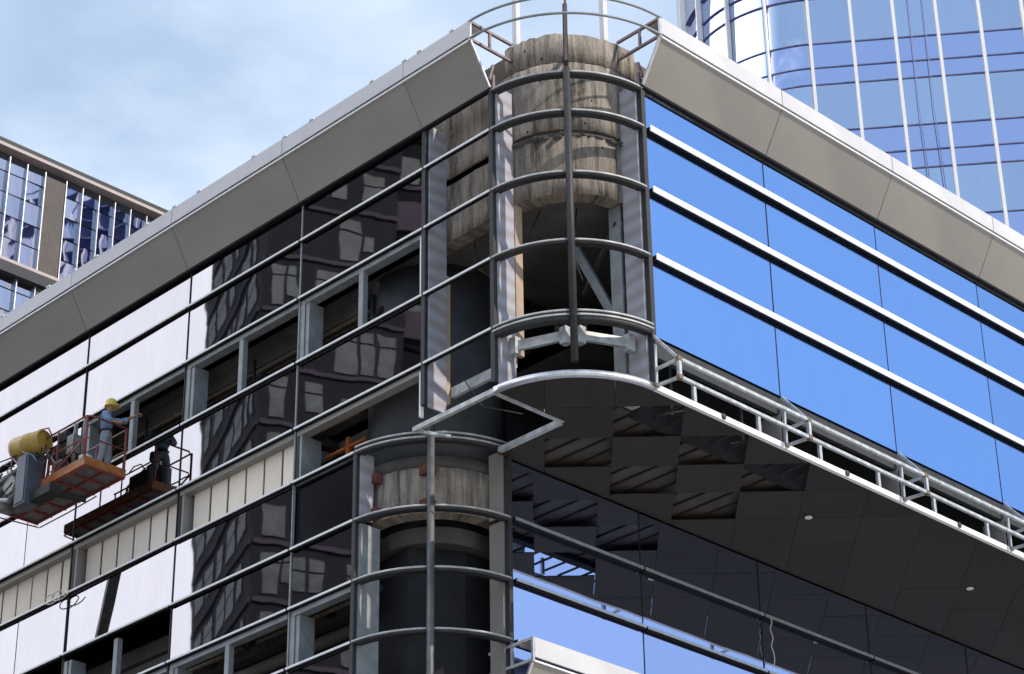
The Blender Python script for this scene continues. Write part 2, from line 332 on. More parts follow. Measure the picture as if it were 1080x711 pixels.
# insulation sheets behind the fourth strip
for k in range(KMIN, 2):
    n = 6; x0 = MX(k)+.30; x1 = MX(k+1)-.03; wd = (x1-x0)/n
    for i in range(n):
        MB().box(x0+i*wd+.035, x0+(i+1)*wd-.035, YL+.20, YL+.225, T[5]-.05, T[4]+.02).build('backing_sheet', M['insul'], bld).rotation_euler = (0, 0, math.radians(jit(1.2)))
    MB().box(x0-.05, x1, YL+.30, YL+.34, T[5], T[4]).build('backing_frame', M['frame_dark'], bld)
# transoms on the left face; the black body paints the shaded underside
def transom_left(x0, x1, z):
    g = .03
    f = MB().box(x0+g, x1-g, YL-.06, YL+.0, z-.04, z+.025).build('transom', M['gasket_shade'], bld)
    MB().box(x0+g, x1-g, YL-.085, YL-.062, z-.012, z+.032).build('cover_cap', M['alu_white'], f)
for r in range(1, 10):
    for k in range(KMIN, 4):
        x0 = MX(k); x1 = MX(k+1) if k < 3 else MX(3.5)
        if k == 3 and r > 4: continue
        if k == 2 and r >= 5: x1 = MX(2.5)
        transom_left(x0, x1, T[r])
        if r in (3, 5, 8) or True:      # grey inner channel under / over the open strips
            pass
for z, ka in ((T[2], 0), (T[4], KMIN), (T[7], 0)):
    for k in range(ka, 3):
        x1 = MX(k+1) if not (k == 2 and z == T[7]) else MX(2.5)
        MB().box(MX(k)+.06, x1-.06, YL+.005, YL+.22, z-.15, z-.04).build('head_channel', M['post'] if z != T[4] else M['slope'], bld)
for z, ka in ((T[3], 0), (T[8], 0), (T[5], KMIN)):
    for k in range(ka, 3):
        x1 = MX(k+1) if not (k == 2 and z != T[3]) else MX(2.5)
        MB().box(MX(k)+.06, x1-.06, YL+.005, YL+.20, z-.04, z+.05).build('sill_channel', M['post'], bld)
# mullions and posts
for k in range(KMIN, 3):
    MB().box(MX(k)-(.017 if k >= 2 else .010), MX(k)+(.017 if k >= 2 else .010), YL-.012, YL+.05, T[9], T[0]).build('mullion', M['post'] if k >= 2 else M['frame_dark'], bld)
for k, zl in ((3, T[4]-.9), (3.5, T[4]-1.15)):
    MB().box(MX(k)-.055, MX(k)+.055, YL-.06, YL+.06, zl, T[0]+.1).build('mullion', M['frame_dark'], bld)
MB().box(MX(2.5)-.05, MX(2.5)+.05, YL-.06, YL+.06, 10, T[5]+.08).build('mullion', M['frame_dark'], bld)
def post(x, y0, y1, z0, z1, w=.14, m='post'): MB().box(x, x+w, y0, y1, z0, z1).build('post', M[m], bld)
for r, k in ((2, 0), (2, 1), (2, 2), (7, -1), (7, 0), (7, 1), (7, 2), (6, -2), (6, -1), (6, 0)):
    if True:
        for h in (0, 2):
            if r == 7 and k == 2 and h == 2: continue
            post(MX(k)+h+(.03 if h == 0 else -.07), YL+.01, YL+.14, T[r+1]+.05, T[r]-.15)
            if h == 0: MB().box(MX(k)+.19, MX(k)+.30, YL+.03, YL+.42, T[r+1]+.05, T[r]-.15).build('reveal_board', M['post'], bld)
for k in range(KMIN, 3):
    post(MX(k)+.02, YL+.01, YL+.2, T[5]+.05, T[4]-.15, .10, 'frame_dark')
    MB().box(MX(k)+.13, MX(k)+.20, YL+.02, YL+.55, T[5]+.05, T[4]-.15).build('reveal_board', M['post'] if k == 2 else M['slope'], bld)
post(MX(3)-.16, YL+.0, YL+.08, T[3]+.04, T[2]-.1, .05, 'alu_white'); post(MX(3)-.16, YL+.0, YL+.08, T[4]-1.1, T[4]-.1, .05, 'alu_white')
# right face
def pane_right(x, y0, y1, z0, z1, m='glass_right'):
    g = .018; b = MB(); b.box(x-.035, x-.01, y0+g, y1-g, z0, z1); o = b.build('glass_panel', M[m], bld)
    o.rotation_euler = (0, math.radians(jit(.05)), math.radians(jit(.05)))
TR = [27.47, T[1], T[2], T[3], T4R]
for k in range(RMAX):
    for r in range(4):
        pane_right(XR, RY(k), RY(k+1), TR[r+1]+(.03 if r < 3 else 0), TR[r]-.03)
    for r in (1, 2, 3):
        y0 = RY(k)+(.12 if k == 0 else 0)
        f = MB().box(XR+.0, XR+.10, y0, RY(k+1), TR[r]-.05, TR[r]+.035).build('transom', M['gasket_shade'], bld)  # black body carries the shade under the fin
        MB().box(XR+.102, XR+.125, y0, RY(k+1), TR[r]-.065, TR[r]+.07).build('cover_cap', M['alu_white'], f)
for k in range(0, RMAX+1):
    MB().box(XR-.05, XR-.008, RY(k)-.017, RY(k)+.017, T4R, TR[0]).build('mullion', M['gasket_shade'], bld)
LT = [ZS-.02, T[6], T[7], T[8], T[9]]
for k in range(7):
    for r in range(4): pane_right(XLO, RY(k), RY(k+1), LT[r+1]+.02, LT[r]-.02, 'glass_low')
    for r in (1, 2, 3):
        f = MB().box(XLO, XLO+.09, RY(k)+(.1 if k == 0 else .03), RY(k+1)-.03, LT[r]-.05, LT[r]+.03).build('transom', M['gasket_shade'], bld)  # underside shade again as a black body
        MB().box(XLO+.092, XLO+.115, RY(k)+(.1 if k == 0 else .03), RY(k+1)-.03, LT[r]-.03, LT[r]+.035).build('cover_cap', M['alu'], f)
for k in range(8): MB().box(XLO-.05, XLO-.005, RY(k)-.016, RY(k)+.016, T[9], ZS).build('mullion', M['gasket_shade'], bld)
MB().box(XR-.06, XR+.06, YR-.05, YR+.06, 20.65, T[0]+.1).build('mullion', M['frame_dark'], bld)
MB().box(XLO-.06, XLO+.05, YR-.05, YR+.05, 10, ZS).build('mullion', M['frame_dark'], bld)
# curved transoms of both bays
def arcbar(c, z, part='curved_transom', th=.0):
    for a0, a1 in ((0, 13.6), (14.4, 28)):
        P = []
        for i in range(15):
            a = -PI/2+PI/2*(a0+(a1-a0)*i/14)/28; P.append(((c[0]+RAD*math.cos(a), c[1]+RAD*math.sin(a)), (math.cos(a), math.sin(a)), i*.1))
        f = MB().sweep(P, -.10, .05, z-.06-th, z+.03).build(part, M['frame_dark'], bld)
        MB().sweep(P, .052, .07, z-.005, z+.035).build('cover_cap', M['cap_grey'], f)
for z in (27.50, T[1], T[2], T[3], T[4]): arcbar(CU, z)
arcbar(CU, T[4]-.09, th=.05)
for z in (T[5], T[6], T[7], T[8], T[9]): arcbar(CL, z)
arcbar(CL, T[5]+.1)
def onarc(c, adeg, r): a = math.radians(adeg); return (c[0]+r*math.cos(a), c[1]+r*math.sin(a))
x, y = onarc(CU, -45, RAD+.06)
MB().tube([(x, y, 20.9), (x, y, 27.6)], .075, 10).tube([(x, y, 27.6), (x+.0, y-.0, 28.6), (x+.18, y-.18, 29.0)], .05, 8).build('corner_post', M['frame_dark'], bld)
MB().bar((x+.07, y-.07, 27.7), (x+.47, y-.47, 29.05), .05, .16, (0, 0, 1)).bar((x-.02, y+.02, 28.2), (x-.7, y+.7, 28.2), .08).bar((x+.4, y-.4, 28.98), (x+.4, y-.4, 31), .05).build('prop_fin', M['primer'], bld)
x, y = onarc(CL, -45, RAD+.06)
MB().tube([(x, y, 10), (x, y, T[5]+.25)], .075, 10).build('corner_post', M['post_dark'], bld)
# deep fins at the bay edges, and beige boards that paint sunlit strips
MB().box(MX(3)+.055, MX(3)+.10, YL+.03, YL+.50, T[4]-.95, T[0]).build('edge_fin', M['film'], bld)
MB().box(MX(3.5)+.055, MX(3.5)+.10, YL+.03, YL+.47, T[4]-1.2, T[0]).build('edge_fin', M['film'], bld)
MB().box(XR-.52, XR-.06, YR-.10, YR-.05, 20.7, T[0]).build('edge_fin', M['film'], bld)
MB().box(MX(3.5)+.0, MX(3.5)+.10, YL+.50, YL+.70, 21.6, 24.98).build('sunlit_board', M['board'], bld)
MB().box(MX(3)+.0, MX(3)+.08, YL+.52, YL+.62, 21.3, 24.2).build('sunlit_board', M['board'], bld)
MB().box(MX(2.5)+.05, MX(2.5)+.10, YL+.03, YL+.36, T[6]+.05, T[5]).build('edge_fin', M['film'], bld)
MB().box(MX(2.5)+.05, MX(2.5)+.10, YL+.03, YL+.55, 10, T[6]-.05).build('edge_fin', M['post'], bld)
MB().box(XLO-.45, XLO-.07, YR-.10, YR-.05, T[6]+.05, T[5]).build('edge_fin', M['slope'], bld)
MB().box(XLO-.45, XLO-.07, YR-.10, YR-.05, 10, T[6]-.05).build('edge_fin', M['slope'], bld)
# concrete rings of the corner
P = path(CU, MX(3)-.6, YR+2.2, 36)
MB().sweep(P, -.85, -.50, 26.50, 28.12, .02, 4).build('concrete_ring', M['conc_light'], bld)
P2 = path(CU, MX(3.5)-.15, YR+.45, 30)
MB().sweep(P2, -.83, -.53, 28.16, 28.86, .045, 2).build('concrete_crown', M['conc_light'], bld)
MB().sweep(P2, -.80, -.55, 28.10, 28.20).build('crown_joint', M['conc_in'], bld)
MB().sweep(P, -.80, -.55, 26.30, 26.50, .0).build('spalled_joint', M['conc_in'], bld)
MB().sweep(P, -.85, -.52, 24.98, 26.34, .045, 4).build('concrete_ring', M['conc'], bld)
for i in range(34):
    a = random.uniform(-88, 5); q = onarc(CU, a, RAD-.56+random.uniform(0, .05)); w = random.uniform(.05, .16); zc = 26.34+random.uniform(-.03, .05)
    b_ = MB(); bmesh.ops.create_icosphere(b_.bm, subdivisions=1, radius=1)
    for v in b_.bm.verts: v.co = Vector((q[0], q[1], zc))+Vector((v.co.x*w*random.uniform(.5, 1), v.co.y*w*random.uniform(.5, 1), v.co.z*w*.45*random.uniform(.5, 1.1)))
    b_.build('spalled_lump', M['conc_in'], bld)
P = path(CL, MX(2)+.4, YR+.6, 30)
MB().sweep(P, -.8, -.46, 19.36, 20.35, .02, 3).build('concrete_ring', M['conc_light'], bld)
MB().sweep(P, -.8, -.50, 20.35, 20.62, .0).build('ring_cap', M['conc_in'], bld)
for a in (-86, -48):
    x, y = onarc(CL, a, RAD-.42)
    for z in (19.5, 20.25): MB().box(x-.12, x+.12, y-.12, y+.12, z-.1, z+.1).build('anchor_bracket', M['rust'], bld)
# slabs, columns and back walls
def slab(z0, z1, inset, m, name='floor_slab', xr=XR):
    c = (MX(3.5), YR) if xr == XR else (MX(2.5), YR)
    pts = [(MX(KMIN), YL+inset)]+[(c[0]+(RAD-inset)*math.cos(-PI/2+PI/2*i/16), c[1]+(RAD-inset)*math.sin(-PI/2+PI/2*i/16)) for i in range(17)]+[(xr-inset, RY(RMAX)), (MX(KMIN), RY(RMAX))]
    MB().prism(pts, z0, z1).build(name, M[m], bld)
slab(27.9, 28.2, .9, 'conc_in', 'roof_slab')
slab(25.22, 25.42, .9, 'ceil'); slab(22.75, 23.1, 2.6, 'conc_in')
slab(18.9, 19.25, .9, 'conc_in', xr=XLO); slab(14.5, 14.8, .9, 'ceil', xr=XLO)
for z, zz in ((25.22, .32), (22.75, .3), (18.9, .3)):
    for i, yy in enumerate((28.9, 29.9, 30.9, 31.9)):
        MB().box(MX(KMIN)+.5, MX(2)+.8, yy, yy+.28, z-zz, z-.002).build('ceiling_beam', M['ceil'], bld)
    for k in range(-2, 3): MB().box(MX(k)-1.2, MX(k)-1.0, YL+1.0, 33, z-zz*.7, z-.004).build('ceiling_beam', M['conc_in'], bld)
for k in range(-2, 3):        # pipes hanging below the top ceiling
    for z in (24.9, 18.6):
        xx = MX(k)+1.55
        MB().tube([(xx, YL+.75, z), (xx, YL+.75, z-.5), (xx+.25, YL+.75, z-.62)], .035, 8).lathe([(.09, -.08), (.09, .08)], (xx+.27, YL+.75, z-.5), (1, 0, 0), 10).build('pipe_drop', M['dark'], bld)
for yy, z, r_ in ((YL+1.1, 24.85, .05), (YL+1.35, 24.9, .03), (YL+2.2, 24.6, .16), (YL+1.2, 18.35, .05), (YL+2.0, 18.2, .14)):
    MB().tube([(MX(-2), yy, z), (MX(2)+1.6, yy, z)], r_, 10).build('conduit', M['slope'] if r_ > .1 else M['rusty'], bld)
for k in range(0, 3):
    for xx in (.9, 2.6, 3.3): MB().tube([(MX(k)+xx, YL+1.1+xx*.3, 23.1), (MX(k)+xx, YL+1.1+xx*.3, 25.2)], .02, 6).build('hanger_rod', M['galv'], bld)
for pts in ([(-30.2, YL+.9, 25.2), (-30.1, YL+.8, 24.3), (-29.7, YL+.9, 23.9), (-29.0, YL+1.0, 24.2), (-28.6, YL+1.2, 25.1)], [(-29.9, YL+1.2, 25.2), (-29.85, YL+1.1, 23.2), (-29.95, YL+1.0, 22.3)], [(-27.9, 29.4, 25.0), (-27.95, 29.3, 23.9), (-27.7, 29.3, 23.2)]):
    MB().tube(pts, .016, 6).build('loose_wire', M['black'], bld)
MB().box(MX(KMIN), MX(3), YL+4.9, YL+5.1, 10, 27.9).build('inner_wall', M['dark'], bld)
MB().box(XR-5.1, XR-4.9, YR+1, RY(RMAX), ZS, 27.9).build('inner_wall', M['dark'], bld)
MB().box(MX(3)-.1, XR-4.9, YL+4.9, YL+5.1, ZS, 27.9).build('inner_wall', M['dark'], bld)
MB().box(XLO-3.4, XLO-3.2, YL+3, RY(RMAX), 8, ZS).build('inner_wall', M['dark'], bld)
MB().box(MX(KMIN)-.1, MX(KMIN), YL+.05, RY(RMAX), GZ, 27.9).build('end_wall', M['conc_in'], bld)
MB().box(MX(KMIN), XLO-.1, RY(RMAX), RY(RMAX)+.2, GZ, ZS).build('end_wall', M['conc_in'], bld)
MB().box(MX(KMIN), XR, RY(RMAX)+.21, RY(RMAX)+.4, ZS, 27.9).build('end_wall', M['conc_in'], bld)
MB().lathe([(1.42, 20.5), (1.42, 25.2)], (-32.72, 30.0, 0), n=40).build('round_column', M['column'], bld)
MB().prism([(MX(2)+.6, YL+1.2), (MX(2.5)+.4, YL+1.05), (XLO-1.15, YR-.1), (XLO-1.15, YR+3), (MX(2)+.6, YR+3)], 8, 20.4).build('shade_core', M['dark'], bld)  # near-black block standing in for shadowy open floors
# lower storeys that the picture does not reach, down to the ground
MB().box(MX(KMIN), MX(2.5), YL+.05, YL+.3, GZ, T[9]).build('lower_wall', M['glass_dark'], bld)
MB().box(XLO-.3, XLO-.05, YR, RY(RMAX), GZ, T[9]).build('lower_wall', M['glass_dark'], bld)
MB().sweep(path(CL), -.3, -.05, GZ, 10).build('lower_wall', M['glass_dark'], bld)
MB().box(MX(KMIN)+.2, XR-1.5, YL+.55, YL+.75, 26.0, 27.9).build('parapet_wall', M['conc_in'], bld) if False else None
# steelwork in the open bay
MB().box(-27.45, -27.25, 29.95, 30.3, ZS, 25).box(-27.50, -27.20, 29.90, 29.95, ZS, 25).build('steel_column', M['post'], bld)
MB().bar((-28.75, 30.1, 24.9), (-27.42, 30.1, 22.25), .18, .10, (0, 1, 0)).build('brace', M['post'], bld)
MB().bar((-28.9, 30.6, 23.9), (-27.3, 29.9, 24.6), .08, .08).build('brace', M['slat'], bld)
MB().box(MX(3)+.1, MX(3.5)-.1, YL+.62, YL+.7, T[4]-.55, T[4]-.33).build('galvanised_rail', M['galv'], bld)
for a0, a1 in ((-84, -50), (-41, -8)):
    p, q = onarc(CU, a0, RAD-.35), onarc(CU, a1, RAD-.35)
    MB().bar((*p, T[4]-.32), (*q, T[4]-.32), .08, .2).box(p[0]-.08, p[0]+.08, p[1]-.08, p[1]+.08, T[4]-.5, T[4]-.14).box(q[0]-.08, q[0]+.08, q[1]-.08, q[1]+.08, T[4]-.5, T[4]-.14).build('galvanised_rail', M['galv'], bld)
MB().bar((-34.05, 28.75, T[5]-.1), (-34.05, 28.75, T[4]-.1), .08).bar((-34.5, 28.7, T[5]+.35), (-33.6, 28.8, T[5]+.55), .06, .22).bar((-34.75, 28.75, T[4]-.32), (-33.5, 28.75, T[4]-.32), .06).build('orange_prop', M['prop'], bld)
MB().box(-36.2, -33.3, 29.9, 30.0, T[5]-.3, T[4]+.4).build('timber_partition', M['louvre'], bld)
# eaves: sloping panel, fascia and edge trim, one piece per bay
def cornice(pts_fn, n, top=28.96, zt=0, joint=.012, clips=False):
    """pts_fn(o, s) -> xy at outward distance o and run s in 0..n"""
    par = None
    sec_s = [(.10, 27.56+zt), (.62, 28.46+zt), (.60, 28.50+zt), (.07, 27.60+zt)]
    sec_f = [(.655, 28.565+zt), (.655, top+zt), (.62, top+zt), (.62, 28.565+zt)]
    for i in range(n):
        def ex(sec, g=joint):
            b = MB(); A = [(*pts_fn(o, i+g/4), z) for o, z in sec]; C = [(*pts_fn(o, i+1-g/4), z) for o, z in sec]
            b.hexa(A+C); return b
        root = ex(sec_s).build('eaves_panel', M['slope'], bld)
        ex(sec_f).build('fascia', M['fascia'], root)
        ex([(.66, 28.462+zt), (.66, 28.498+zt), (.625, 28.498+zt), (.625, 28.462+zt)], 0).build('edge_trim', M['alu_white'], root)
        ex([(.62, 28.502+zt), (.62, 28.563+zt), (.59, 28.563+zt), (.59, 28.502+zt)], 0).build('shadow_gap', M['gasket_shade'], root)
        ex([(.615, top+zt-.02), (.615, top+zt-.002), (.25, top+zt-.05), (.25, top+zt-.09)], 0).build('coping', M['fascia'], root)
        ex([(.0, 27.50+zt), (.10, 27.50+zt), (.10, 27.56+zt), (.0, 27.56+zt)], 0).build('shadow_channel', M['gasket_shade'], root)
        for q in ((.25, .75, .98) if par is None and clips else ()):
            xx, yy = pts_fn(.6, i+q); MB().box(xx-.07, xx+.07, yy-.07, yy+.07, top+zt-.002, top+zt+.05).build('coping_clip', M['fascia'], root, bevel=.01)
cornice(lambda o, s: (MX(3.5)-(0 if s <= 0 else (2+4*(s-1) if s >= 1 else 2*s)), YL-o), 7, clips=True)
cornice(lambda o, s: (XR+o, RY(s)), RMAX)
cornice(lambda o, s: (XLO+o, RY(s)), 6, zt=16.59-28.96)
for zt, end in ((0, 'L'), (0, 'R'), (16.59-28.96, 'l')):
    f = (lambda o: (MX(3.5)+.03, YL-o)) if end == 'L' else ((lambda o: (XR+o, YR-.03)) if end == 'R' else (lambda o: (XLO+o, YR-.03)))
    b = MB(); m = 'alu'
    b.bar((*f(.10), 27.56+zt), (*f(.62), 28.46+zt), .05).bar((*f(.64), 28.46+zt), (*f(.64), 28.96+zt), .05)
    b.build('eaves_end_frame', M['alu'], bld)
    b = MB(); inn = -.55
    b.bar((*f(.62), 28.93+zt), (*f(inn), 28.93+zt), .055).bar((*f(.62), 28.5+zt), (*f(inn), 28.5+zt), .055).bar((*f(.08), 28.5+zt), (*f(.08), 28.93+zt), .05).bar((*f(.0), 27.9+zt), (*f(.0), 27.5+zt), .06)
    b.bar((*f(.1), 27.75+zt), (*f(.0), 28.15+zt), .05)
    b.build('eaves_bracket', M['primer'] if zt == 0 else M['galv'], bld)
# ring rails that will carry the missing curved eaves
for z in (28.52, 28.95):
    P = [(*onarc(CU, -90+90*i/24, RAD+.65), z) for i in range(25)]
    MB().tube(P, .028, 6).build('ring_rail', M['post'], bld)
for px, aa in ((540, -86), (645, -12)):
    x, y = onarc(CU, aa, RAD-.62)
    MB().box(x-.06, x+.06, y-.06, y+.06, 28.2, 31.5).build('roof_post', M['fascia'], bld)
MB().sweep(path(CU, MX(3)-.6, YR+2.2, 20), -2.4, -2.2, 28.2, 28.75).build('inner_upstand', M['conc_light'], bld) if False else None
MB().box(MX(KMIN)+.3, MX(3.5)-.0, YL+.55, YL+.75, 25.5, 28.7).build('parapet_wall', M['conc_light'], bld)
MB().box(XR-.75, XR-.55, YR+.3, RY(RMAX), 25.5, 28.7).build('parapet_wall', M['conc_light'], bld)
# soffit of the overhang: square sheets laid diagonally, some of them taken out
soff = []
E1 = Vector((.95, .95)); E2 = Vector((-.95, .95)); BASE = Vector((-27.57, 29.93))
missing = {(0, 0), (-1, 1), (1, 1), (0, 2), (2, 2), (1, 3)}
def clip(poly, a, b, c):            # keep a*x+b*y<=c
    o = []
    for i in range(len(poly)):
        p, q = poly[i], poly[(i+1) % len(poly)]; dp = a*p[0]+b*p[1]-c; dq = a*q[0]+b*q[1]-c
        if dp <= 0: o.append(p)
        if dp*dq < 0: t = dp/(dp-dq); o.append((p[0]+(q[0]-p[0])*t, p[1]+(q[1]-p[1])*t))
    return o
XN, YN = -28.66, 29.67              # inner corner of the square notch
YEND = RY(RMAX)
tiles = MB(); xo = XR-.03
cnt = 0
for i in range(-4, 24):
    for j in range(-4, 24):
        if (i, j) in missing: continue
        p = BASE+E1*i+E2*j; g = .004
        s = [p+(E1+E2).normalized()*g*1.4, p+E1+(E2-E1).normalized()*g*1.4, p+E1+E2-(E1+E2).normalized()*g*1.4, p+E2+(E1-E2).normalized()*g*1.4]
        poly = [(q[0], q[1]) for q in s]
        poly = clip(poly, 1, 0, xo); poly = clip(poly, -1, 0, -(XLO+.0)); poly = clip(poly, 0, 1, YEND); poly = clip(poly, 0, -1, -YL)
        if len(poly) < 3: continue
        for k in range(12):          # rounded corner
            a = math.radians(-90+90*(k+.5)/12); poly = clip(poly, math.cos(a), math.sin(a), CU[0]*math.cos(a)+CU[1]*math.sin(a)+RAD-.03)
            if len(poly) < 3: break
        if len(poly) < 3: continue
        parts = [clip(poly, 0, -1, -YN)]
        low = clip(poly, 0, 1, YN)
        if len(low) >= 3: parts.append(clip(low, -1, 0, -XN))
        for q in parts:
            if len(q) < 3: continue
            ar = abs(sum(q[m][0]*q[(m+1) % len(q)][1]-q[(m+1) % len(q)][0]*q[m][1] for m in range(len(q))))/2
            if ar < .01: continue
            dz = random.uniform(-.004, .004)
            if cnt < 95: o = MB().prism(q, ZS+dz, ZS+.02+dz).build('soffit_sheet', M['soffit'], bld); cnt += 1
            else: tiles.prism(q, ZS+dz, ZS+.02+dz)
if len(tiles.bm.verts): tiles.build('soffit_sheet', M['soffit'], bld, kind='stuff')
MB().box(XLO+.05, -27.75, 29.85, RY(RMAX)-.3, ZS+.17, ZS+.19).build('added_void_plate', M['slat'], bld)  # plate added above the openings to lighten their dark void
MB().box(-27.75, XR-1.25, 31.7, RY(RMAX)-.3, ZS+.17, ZS+.19).build('added_void_plate', M['slat'], bld)
for i in range(26):
    yy = 30.2+.42*i
    MB().box(XLO+.05, XR-.2, yy, yy+.045, ZS+.13, ZS+.165).build('soffit_channel', M['soffit'], bld)
for x, y in ((-27.3, 31.3), (-27.2, 33.3), (-28.3, 34.5), (-28.9, 32.2)): MB().tube([(x, y, ZS+.2), (x, y, ZS+1.6)], .03, 6).bar((x-.25, y-.1, ZS+.25), (x+.25, y+.15, ZS+.25), .03).build('hanger', M['post_dark'], bld)
for x, y in ((-28.33, 36.69), (-28.36, 42.45), (-28.36, 48.2)):
    f = MB().lathe([(.10, ZS-.012), (.115, ZS-.004), (.115, ZS+.0)], (x, y, 0), n=20).build('downlight', M['gasket_shade'], bld)
    MB().lathe([(.08, ZS-.03), (.085, ZS-.013)], (x, y, 0), n=20).build('lens', M['white'], f)
# bright edge tube of the soffit and bars of the notch
P = []
for i in range(25): P.append(((CU[0]+RAD*math.cos(-PI/2+PI/2*i/24), CU[1]+RAD*math.sin(-PI/2+PI/2*i/24)), (math.cos(-PI/2+PI/2*i/24), math.sin(-PI/2+PI/2*i/24)), i*.1))
MB().sweep(P, -.03, .06, 20.60, 20.72).build('soffit_edge', M['alu'], bld)
MB().box(-31.0, MX(3.5), YL-.06, YL+.03, 20.60, 20.70).build('soffit_edge', M['galv'], bld)
for k in range(RMAX):
    for a, b in ((0, .5), (.5, 1)): MB().box(XR-.03, XR+.06, RY(k+a)+.005, RY(k+b)-.005, 20.60, 20.72).build('soffit_edge', M['alu_white'], bld)
    MB().tube([(XR+.02, RY(k+.5)-.05, 20.68), (XR+.02, RY(k+.5)+.05, 20.68)], .08, 8).build('edge_joint', M['slat'], bld)
MB().box(MX(3.5)-.04, MX(3.5)+.06, YL+.03, YN, 20.58, 20.68).build('notch_bar', M['galv'], bld)
MB().box(XLO+.1, MX(3.5)-.04, YN-.04, YN+.06, 20.58, 20.68).build('notch_bar', M['galv'], bld)
MB().bar((-30.9, YL+.05, 20.6), (-30.5, YL+.5, 20.5), .06).build('notch_bar', M['galv'], bld)
MB().tube([(-30.0, YL+.3, 21.6), (-29.7, YL+.6, 20.9), (-29.2, YL+1.2, 20.75)], .012, 6).build('hanging_wire', M['black'], bld)
# truss at the foot of the right face
ZU, ZL = 21.03, 20.64
MB().box(XR-.16, XR-.05, YR+.02, RY(RMAX), 21.40, 21.80).build('edge_beam', M['frame_dark'], bld)
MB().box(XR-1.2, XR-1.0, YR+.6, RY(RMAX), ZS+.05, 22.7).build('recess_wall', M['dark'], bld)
for k in range(RMAX):
    y0, y1 = RY(k), RY(k+1)
    MB().bar((XR+.65, y0+.06, ZU), (XR+.65, y1-.06, ZU), .065).build('truss_rail', M['galv'], bld)
    MB().bar((XR+.65, y0+.06, ZL), (XR+.65, y1-.06, ZL), .065).build('truss_rail', M['galv'], bld)
    b = MB(); b.bar((XR+.03, y0, T4R-.05), (XR+.65, y0, ZU), .055).bar((XR+.03, y0, ZU), (XR+.65, y0, ZU), .055).bar((XR+.03, y0, ZL+.04), (XR+.65, y0, ZL+.0), .055).bar((XR+.65, y0, ZL), (XR+.65, y0, ZU), .07).bar((XR+.05, y0, ZL), (XR+.05, y0, T4R-.25), .06)
    b.build('truss_bracket', M['galv'], bld)
    for q, (ox, z) in enumerate(((.65, ZU), (.65, ZL), (.05, ZL+.05))): MB().box(XR+ox-.045, XR+ox+.045, y0-.055, y0+.055, z-.045, z+.045).build('weld_joint', M['rusty'], bld)
    MB().box(XR-.6, XR-.04, y0-.03, y0+.01, 20.78, 21.42).build('truss_plate', M['film'] if k < 1 else M['slope'], bld)
    for q in (.30, .80): MB().box(XR-.03, XR+.03, y0+q*B-.04, y0+q*B+.04, 20.75, 21.15).build('truss_stud', M['galv'], bld)
# ---------------------------------------------------------------- apartment tower across the street (seen mirrored in the glass)
apt = thing('apartment_tower', (-75, -30, GZ), 'dark apartment tower with stacked balconies, mirrored in the left glass panels', 'apartment tower')
A0 = Vector((-81.0, -7.0)); A1 = Vector((-60, -52)); dd = (A1-A0).normalized(); nn = Vector((-dd.y, dd.x)); LEN = (A1-A0).length
if nn.dot(Vector((1, 1))) < 0: nn = -nn
HT = 96
def ab(b, s0, s1, o0, o1, z0, z1):
    c = [A0+dd*s+nn*o for s, o in ((s0, o0), (s1, o0), (s1, o1), (s0, o1))]
    return b.hexa([(p.x, p.y, z0) for p in c]+[(p.x, p.y, z1) for p in c])
bays = [(0, 7, 0), (7, 13, -1.6), (13, 22, .9), (22, 28, -2.2), (28, 38, 0.6), (38, 44, -1.5), (44, LEN, .4)]
for s0, s1, o in bays: ab(MB(), s0, s1, -14, o, GZ, HT+random.uniform(-3, 3)).build('wall', M['apt'] if o < 0 else mat('apartment_wall_tone', tuple(c*random.uniform(.8, 1.5) for c in (.015, .0155, .021)), .85, var=.15), apt)
BAL, WIN, FRM, LED = MB(), MB(), MB(), MB()
for s0, s1, o in bays:
    for fl in range(2, 31):
        z = GZ+3.1*fl
        if o < -1 and fl % 2: ab(BAL, s0+.3, s0+2.1, o+.02, o+.5, z+.2, z+1.9)
        if o > 0: ab(LED, (s0+s1)/2-.25, (s0+s1)/2+.25, o+.02, o+.9, z+.8, z+2.95)
        if o > 0: ab(BAL, s0+.6, s1-.6, o+.02, o+1.2, z-.15, z+.8)
        ab(LED, s0+.05, s1-.05, o+.01, o+.12, z-.1, z+.12)
        x = s0+.4
        while x < s1-1.0:
            wv = random.choice((.7, .9, 1.3)); h0 = random.choice((.9, .9, .3))
            if random.random() < .8:
                ab(WIN, x+.08, min(x+wv, s1-.3)-.06, o+.01, o+.06, z+h0, z+1.9); 
                if random.random() < .8: ab(WIN, x+.08, min(x+wv, s1-.3)-.06, o+.01, o+.06, z+2.0, z+2.55)
            x += wv+random.choice((.05, .05, .8))
for fl in range(2, 31):
    z = GZ+3.1*fl; ab(LED, -.12, -.01, -13.5, -.1, z-.1, z+.12)
    for o in (-12.6, -10.2, -7.4, -5.2, -2.6):
        for q in range(3):
            if random.random() < .85: ab(WIN, -.06, -.01, o+q*.62, o+q*.62+.54, z+.9, z+1.8); ab(WIN, -.06, -.01, o+q*.62, o+q*.62+.54, z+1.88, z+2.5)
FRM.bm.free()
BAL.build('balcony', M['apt_pink'], apt, kind='stuff'); WIN.build('window', M['apt_glass'], apt, kind='stuff'); LED.build('ledge', M['apt_pink'], apt, kind='stuff')
